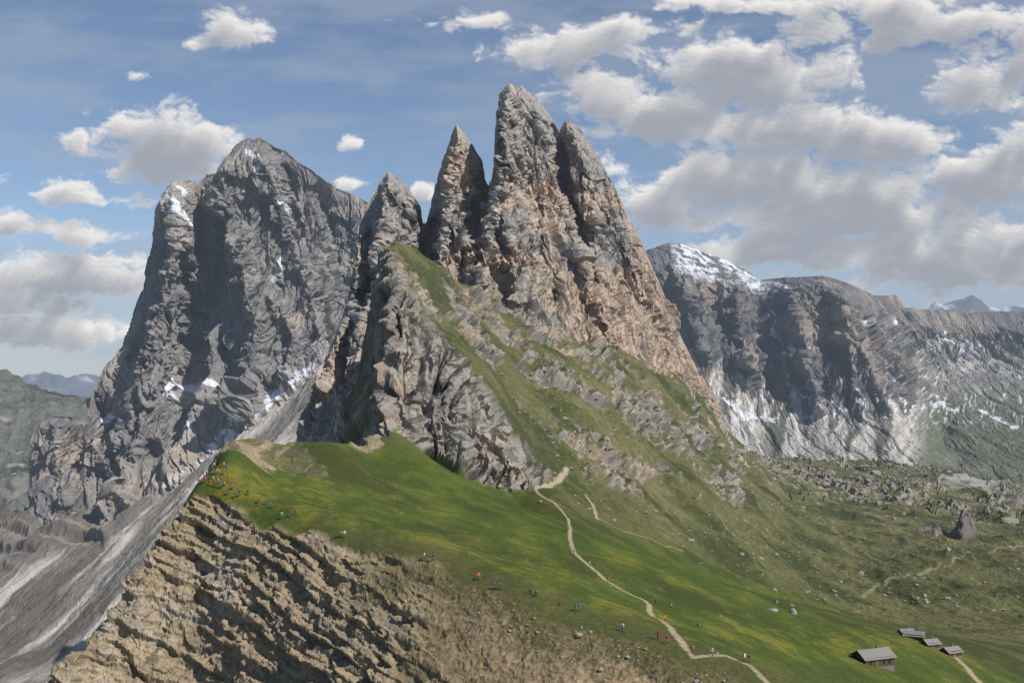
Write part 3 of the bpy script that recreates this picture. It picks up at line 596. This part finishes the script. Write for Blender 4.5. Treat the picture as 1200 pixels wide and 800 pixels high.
hut(1116,768,5.4,4.2,2.1,math.radians(25)); hut(1092,758,4.6,3.8,2.0,math.radians(20)); hut(1072,749,6.0,4.0,2.1,math.radians(-25)); hut(1062,744,4.0,3.0,1.8,math.radians(10))

# ================================================================= hikers
skin=simple_mat('skin',(0.45,0.27,0.19),0.6,0.05); hair=simple_mat('hair',(0.05,0.03,0.02),0.7,0.1); jacket=simple_mat('jacket',(1,1,1),0.8,0.15,6,objcol=True)
trou=simple_mat('trousers',(0.05,0.055,0.08),0.9,0.2); boot=simple_mat('boots',(0.05,0.035,0.025),0.8,0.1); pack=simple_mat('backpack',(0.06,0.10,0.16),0.8,0.2)
def person_mesh(pose):
    st=0.16 if pose!='walk' else 0.30; bend={'walk':0.06,'stand':0.0,'look':0.02,'sit':0.08}[pose]
    J=[(0,0,.96),(0,-bend*.4,1.12),(0,-bend,1.32),(0,-bend,1.45),(0,-bend-.01,1.52),(0,-bend-.03,1.63),(0,-bend-.02,1.74)]
    R=[(.15,.11),(.14,.10),(.17,.11),(.075,.075),(.055,.055),(.10,.105),(.07,.08)]
    E=[(0,1),(1,2),(2,3),(3,4),(4,5),(5,6)]
    def chain(root,pts,rad):
        prev=root
        for q,rr in zip(pts,rad): J.append(q); R.append(rr); E.append((prev,len(J)-1)); prev=len(J)-1
    for s in (-1,1):
        fy=-st*s*0.9 if pose=='walk' else -0.02*s
        if pose=='sit': leg=[(s*.10,-.03,.90),(s*.12,-.42,.88),(s*.12,-.46,.46),(s*.12,-.44,.42),(s*.12,-.60,.38)]
        else: leg=[(s*.10,0,.90),(s*.11,fy*.5-.04,.50),(s*.11,fy+(.05 if fy>0 else 0),.10),(s*.115,fy,.05),(s*.13,fy-.17,.035)]
        chain(0,leg,[(.10,.10),(.065,.065),(.045,.045),(.045,.045),(.045,.035)])
        ay=st*s*0.7 if pose=='walk' else 0.0
        arm=[(s*.19,-bend,1.40),(s*.25,-bend+ay*.4+.03,1.12),(s*.25,-bend+ay-.08,.88),(s*.245,-bend+ay-.11,.80)]
        if pose=='look' and s==1: arm=[(s*.19,-bend,1.40),(s*.30,-.18,1.22),(s*.16,-.30,1.50),(s*.10,-.27,1.60)]
        if pose=='sit': arm=[(s*.19,-bend,1.40),(s*.25,-.12,1.14),(s*.18,-.36,1.00),(s*.14,-.42,.97)]
        chain(2,arm,[(.065,.065),(.048,.048),(.035,.035),(.042,.025)])
        hx,hy,hz=arm[-1]; hi=len(J)-1
        for f in range(5):
            dx=(f-1.5)*.016; ln=[.06,.07,.065,.05,.04][f]
            if f<4: chain(hi,[(hx,hy+dx,hz-ln)],[(.009,.009)])
            else: chain(hi,[(hx-s*.02,hy-.04,hz-.02)],[(.010,.010)])
    me=bpy.data.meshes.new('p'); me.from_pydata(J,E,[]); ob=bpy.data.objects.new('p',me); scene.collection.objects.link(ob)
    m=ob.modifiers.new('s','SKIN'); m.use_smooth_shade=True
    for i,(a,b) in enumerate(R): me.skin_vertices[0].data[i].radius=(a,b); me.skin_vertices[0].data[i].use_root=(i==0)
    ob.modifiers.new('ss','SUBSURF').levels=1
    dg=bpy.context.evaluated_depsgraph_get(); ev=ob.evaluated_get(dg); nm=bpy.data.meshes.new_from_object(ev)
    bpy.data.objects.remove(ob)
    nm.materials.clear()
    for m in (skin,hair,jacket,trou,boot,pack): nm.materials.append(m)
    bm=bmesh.new(); bm.from_mesh(nm)
    def ell(c,s,mi):
        rr=bmesh.ops.create_icosphere(bm,subdivisions=2,radius=1)
        for v in rr['verts']: v.co=Vector((c[0]+v.co.x*s[0],c[1]+v.co.y*s[1],c[2]+v.co.z*s[2]))
        for v in rr['verts']:
            for f in v.link_faces: f.material_index=mi
    for f in bm.faces:
        c=f.calc_center_median(); ax=abs(c.x)
        if c.z>1.50 and ax<.14 and c.y>-.24: mi=0
        elif ax>.13 and pose!='sit' and c.z<.86 and c.z>.6: mi=0
        elif pose=='look' and c.z>1.5: mi=0
        elif c.z>.93: mi=2
        elif c.z<.12: mi=4
        else: mi=3
        if pose=='sit' and c.z<.98 and c.y<-.1: mi=3
        f.material_index=mi
    ell((0,-bend+.005,1.70),(.112,.125,.10),1); ell((0,-bend-.135,1.64),(.016,.025,.02),0)
    for s in(-1,1): ell((s*.035,-bend-.118,1.665),(.012,.01,.009),1); ell((s*.10,-bend-.02,1.645),(.015,.02,.03),0)
    ell((0,-bend-.125,1.59),(.025,.01,.007),4)
    if pose!='sit': ell((0,-bend+.17,1.22),(.15,.11,.24),5)
    bm.to_mesh(nm); bm.free()
    for pl in nm.polygons: pl.use_smooth=True
    nm.name='hiker_'+pose
    return nm
PM={p:person_mesh(p) for p in('walk','stand','look','sit')}
cols=[(0.6,0.03,0.03),(0.05,0.16,0.5),(0.75,0.75,0.75),(0.03,0.03,0.04),(0.75,0.25,0.03),(0.05,0.4,0.45),(0.03,0.03,0.05),(0.55,0.06,0.25),(0.04,0.10,0.30),(0.8,0.8,0.78)]
PP=[(236,567,'sit'),(241,566,'stand'),(246,569,'walk'),(250,565,'stand'),(255,567,'look'),(258,562,'walk'),(262,557,'stand'),(233,565,'sit'),(266,552,'walk'),(243,560,'stand'),(248,562,'walk'),(253,571,'stand'),(259,573,'walk'),(249,555,'stand'),(256,556,'walk'),(267,566,'stand'),(272,574,'stand'),(263,548,'stand'),(239,561,'stand'),(251,549,'stand'),(245,552,'walk'),(264,570,'sit'),(267,580,'stand'),(275,584,'walk'),(280,582,'walk'),(290,580,'sit'),(303,590,'walk'),(312,592,'walk'),(318,596,'stand'),(331,608,'stand'),(341,607,'walk'),(346,604,'walk'),(400,631,'look'),(404,630,'walk'),(498,657,'stand'),(507,657,'walk'),(561,680,'walk'),(579,691,'stand'),(585,691,'walk'),(622,697,'sit'),(627,699,'sit'),(658,709,'sit'),(675,717,'stand'),(679,716,'walk'),(730,740,'walk'),(772,750,'stand'),(782,754,'walk'),(812,766,'stand'),(835,769,'walk'),(872,776,'walk'),(878,777,'stand'),(787,712,'sit'),(672,650,'walk'),(817,735,'sit'),(768,708,'walk'),(545,575,'walk'),(655,600,'walk'),(420,535,'stand'),(432,532,'walk'),(690,664,'walk'),(712,682,'walk'),(648,566,'stand'),(780,729,'walk')]
for i,(a,b,po) in enumerate(PP):
    p=hit(a,b); o=bpy.data.objects.new('hiker',PM[po]); scene.collection.objects.link(o)
    s=random.uniform(1.0,1.1); o.scale=(s,s,s); o.location=(p[0],p[1],p[2]-(0.42 if po=='sit' else 0.02)); o.rotation_euler=(0,0,random.uniform(0,6.28))
    c=cols[(i*7+i//3)%len(cols)]; o.color=(c[0],c[1],c[2],1)
print('objects',time.time()-T0)

# ================================================================= sky: physical sky in the world, glowing cumulus sheet with painted light and shade far behind the mountains
wd=bpy.data.worlds.new('World'); scene.world=wd; wd.use_nodes=True; nt=wd.node_tree; N=nt.nodes; L=nt.links; N.clear()
wo=N.new('ShaderNodeOutputWorld'); sky=N.new('ShaderNodeTexSky'); sky.sky_type='NISHITA'; sky.sun_disc=False
el=math.asin(SUN.z); rot=math.atan2(SUN.x,SUN.y); sky.sun_elevation=el; sky.sun_rotation=rot; sky.altitude=2500; sky.air_density=1.0; sky.dust_density=1.2; sky.ozone_density=1.5
bg=N.new('ShaderNodeBackground'); bg.inputs['Strength'].default_value=0.105
L.new(sky.outputs[0],bg.inputs[0]); L.new(bg.outputs[0],wo.inputs['Surface'])
CL=[(275,40,52,30,.9),(190,170,82,44,1.15),(215,200,76,26,.8),(72,228,44,20,.8),(150,232,80,22,.55),(418,166,17,15,.95),(405,217,24,11,.9),(490,230,14,13,.9),(30,268,90,22,.85),(100,275,70,18,.7),(75,328,130,32,1.0),(20,355,120,26,.9),(60,392,190,26,.9),(150,305,70,18,.6),(545,26,62,24,.65),(680,60,100,28,.8),(740,34,110,22,.55),(870,90,112,48,1.1),(720,118,85,38,.85),(790,142,115,40,.95),(930,155,120,52,.95),(780,248,62,38,1.1),(870,208,125,46,.95),(1030,172,95,40,.9),(1000,245,190,60,1.05),(1165,212,74,40,1.1),(1090,303,200,48,1.05),(930,293,160,34,.95),(1190,295,95,60,.95),(1160,112,95,36,.75),(1100,28,175,38,.85),(900,4,160,22,.65),(1200,62,120,46,.75),(158,84,28,16,.5),(1050,48,70,28,.65),(1300,200,130,120,.85),(-80,240,80,60,.8),(-250,120,120,60,1),(-350,300,160,50,1),(1500,120,150,70,1),(1600,280,160,60,1),(-500,-80,160,70,1),(300,-140,180,60,.9),(900,-160,220,70,1),(1450,-150,200,80,1)]
xs=np.concatenate([np.arange(-700,-60,4.),np.arange(-60,1260,1.3),np.arange(1260,1900,4.)]); ys=np.concatenate([np.arange(-330,-20,4.),np.arange(-20,475,1.3)])
GX,GY=np.meshgrid(xs,ys)
def dens_f(gx,gy):
    x=gx.ravel();yv=gy.ravel(); w1=fbm(S3(x/70,yv/50,0*x),5,0.55,seed=201); w2=fbm(S3(x/70,yv/50,0*x),5,0.55,seed=202)
    xx=x+w1*24; yy=yv+w2*14
    E=np.full(x.shape,-1.2)
    for cx,cy,rx,ry,s_ in CL:
        dy=(yy-cy); dy=np.where(dy>0,dy*1.3,dy); e=s_*0.85-np.hypot((xx-cx)/rx,dy/ry)*0.85
        k=0.18; h=np.clip(0.5+0.5*(e-E)/k,0,1); E=E+(e-E)*h+k*h*(1-h)
    def bil(sx,sy,oc,sd_):
        a=1;s=0;t=0;Q=S3(xx/sx,yy/sy,0*xx+sd_)
        for k in range(oc): s=s+a*np.abs(perlin(Q)); t+=a; a*=.6; Q=Q*2.1+1.7
        return s/t*2
    n=0.70*(bil(58,34,6,3.3)-0.42)+0.70*fbm(S3(xx/80,yy/40,0*xx),6,0.62,seed=203)
    return (E+n).reshape(gx.shape)
d0=dens_f(GX,GY); cloud=sst(-0.12,0.38,d0)
tau=np.zeros_like(d0)
for k in range(6):
    st_=4+k*7.0
    yi=np.interp(GY-st_*0.86,ys,np.arange(len(ys))); xi=np.interp(GX+st_*0.5,xs,np.arange(len(xs)))
    a=np.floor(yi).astype(int).clip(0,len(ys)-2); b=np.floor(xi).astype(int).clip(0,len(xs)-2); fy=yi-a; fx_=xi-b
    dd=(d0[a,b]*(1-fy)*(1-fx_)+d0[a+1,b]*fy*(1-fx_)+d0[a,b+1]*(1-fy)*fx_+d0[a+1,b+1]*fy*fx_)
    tau+=np.clip(dd+0.05,0,0.8)
light=np.exp(-tau*0.74).ravel()
light=np.clip(light+0.10*sst(0.3,0.05,d0.ravel())+0.14*fbm(S3(GX.ravel()/40,GY.ravel()/22,0*GX.ravel()),5,0.6,seed=205),0,1)
cc_=mix(full((0.355,0.38,0.435),light.size),(0.56,0.56,0.58),sst(0.0,0.35,light)); cc_=mix(cc_,(0.88,0.85,0.82),sst(0.22,0.85,light))  # sunlit tops and shaded undersides of clouds painted into vertex colour
x_=GX.ravel(); y_=GY.ravel()
veil=0.10+0.42*sst(-0.15,0.5,fbm(S3(x_/230,y_/60,0*x_),6,0.6,seed=206)+0.1+0.15*sst(500,900,x_))
hz=sst(230,430,y_)*0.70  # horizon haze painted into the same sheet
al=cloud.ravel()*0.96; hc=full((0.37,0.43,0.53),x_.size)
base_a=1-(1-veil)*(1-hz); colr=mix(hc,cc_,np.clip(al/(np.maximum(al+base_a*(1-al),1e-4)),0,1)); at_=1-(1-al)*(1-base_a)
edge_=sst(-700,-560,x_)*sst(1900,1760,x_)*sst(-330,-250,y_); at_=at_*edge_
far=85000.; ang=np.arctan((x_-600)/K); PX=np.stack([far*np.sin(ang),far*np.cos(ang),(HZ-y_)/K*far*np.cos(ang)],1).reshape(GX.shape+(3,))
m=bpy.data.materials.new('cumulus_clouds'); m.use_nodes=True; m.cycles.emission_sampling='NONE'; nt=m.node_tree; N=nt.nodes; L=nt.links; N.clear()
o=N.new('ShaderNodeOutputMaterial'); e=N.new('ShaderNodeEmission'); tr=N.new('ShaderNodeBsdfTransparent'); mx=N.new('ShaderNodeMixShader'); at=N.new('ShaderNodeVertexColor'); at.layer_name='Col'
L.new(at.outputs['Color'],e.inputs[0]); L.new(at.outputs['Alpha'],mx.inputs[0]); L.new(tr.outputs[0],mx.inputs[1]); L.new(e.outputs[0],mx.inputs[2]); L.new(mx.outputs[0],o.inputs['Surface'])
grid_mesh('sky',PX,np.concatenate([colr,at_[:,None]],1),m)
print('sky',time.time()-T0)

# ================================================================= sun and camera
sd_=bpy.data.lights.new('sun','SUN'); sd_.energy=4.7; sd_.angle=math.radians(0.53); sd_.color=(1,0.94,0.86)
so=bpy.data.objects.new('sun',sd_); scene.collection.objects.link(so); so.rotation_euler=(-SUN).to_track_quat('-Z','Y').to_euler()
cd=bpy.data.cameras.new('camera'); co=bpy.data.objects.new('camera',cd); scene.collection.objects.link(co)
cd.sensor_width=36; cd.lens=36*K/1200; cd.shift_y=(HZ-400)/1200; cd.clip_start=1; cd.clip_end=200000
co.location=(0,0,0); co.rotation_euler=(math.radians(90),0,0); scene.camera=co
scene.view_settings.view_transform='Standard'; scene.view_settings.look='None'; scene.view_settings.exposure=0
print('total',time.time()-T0)
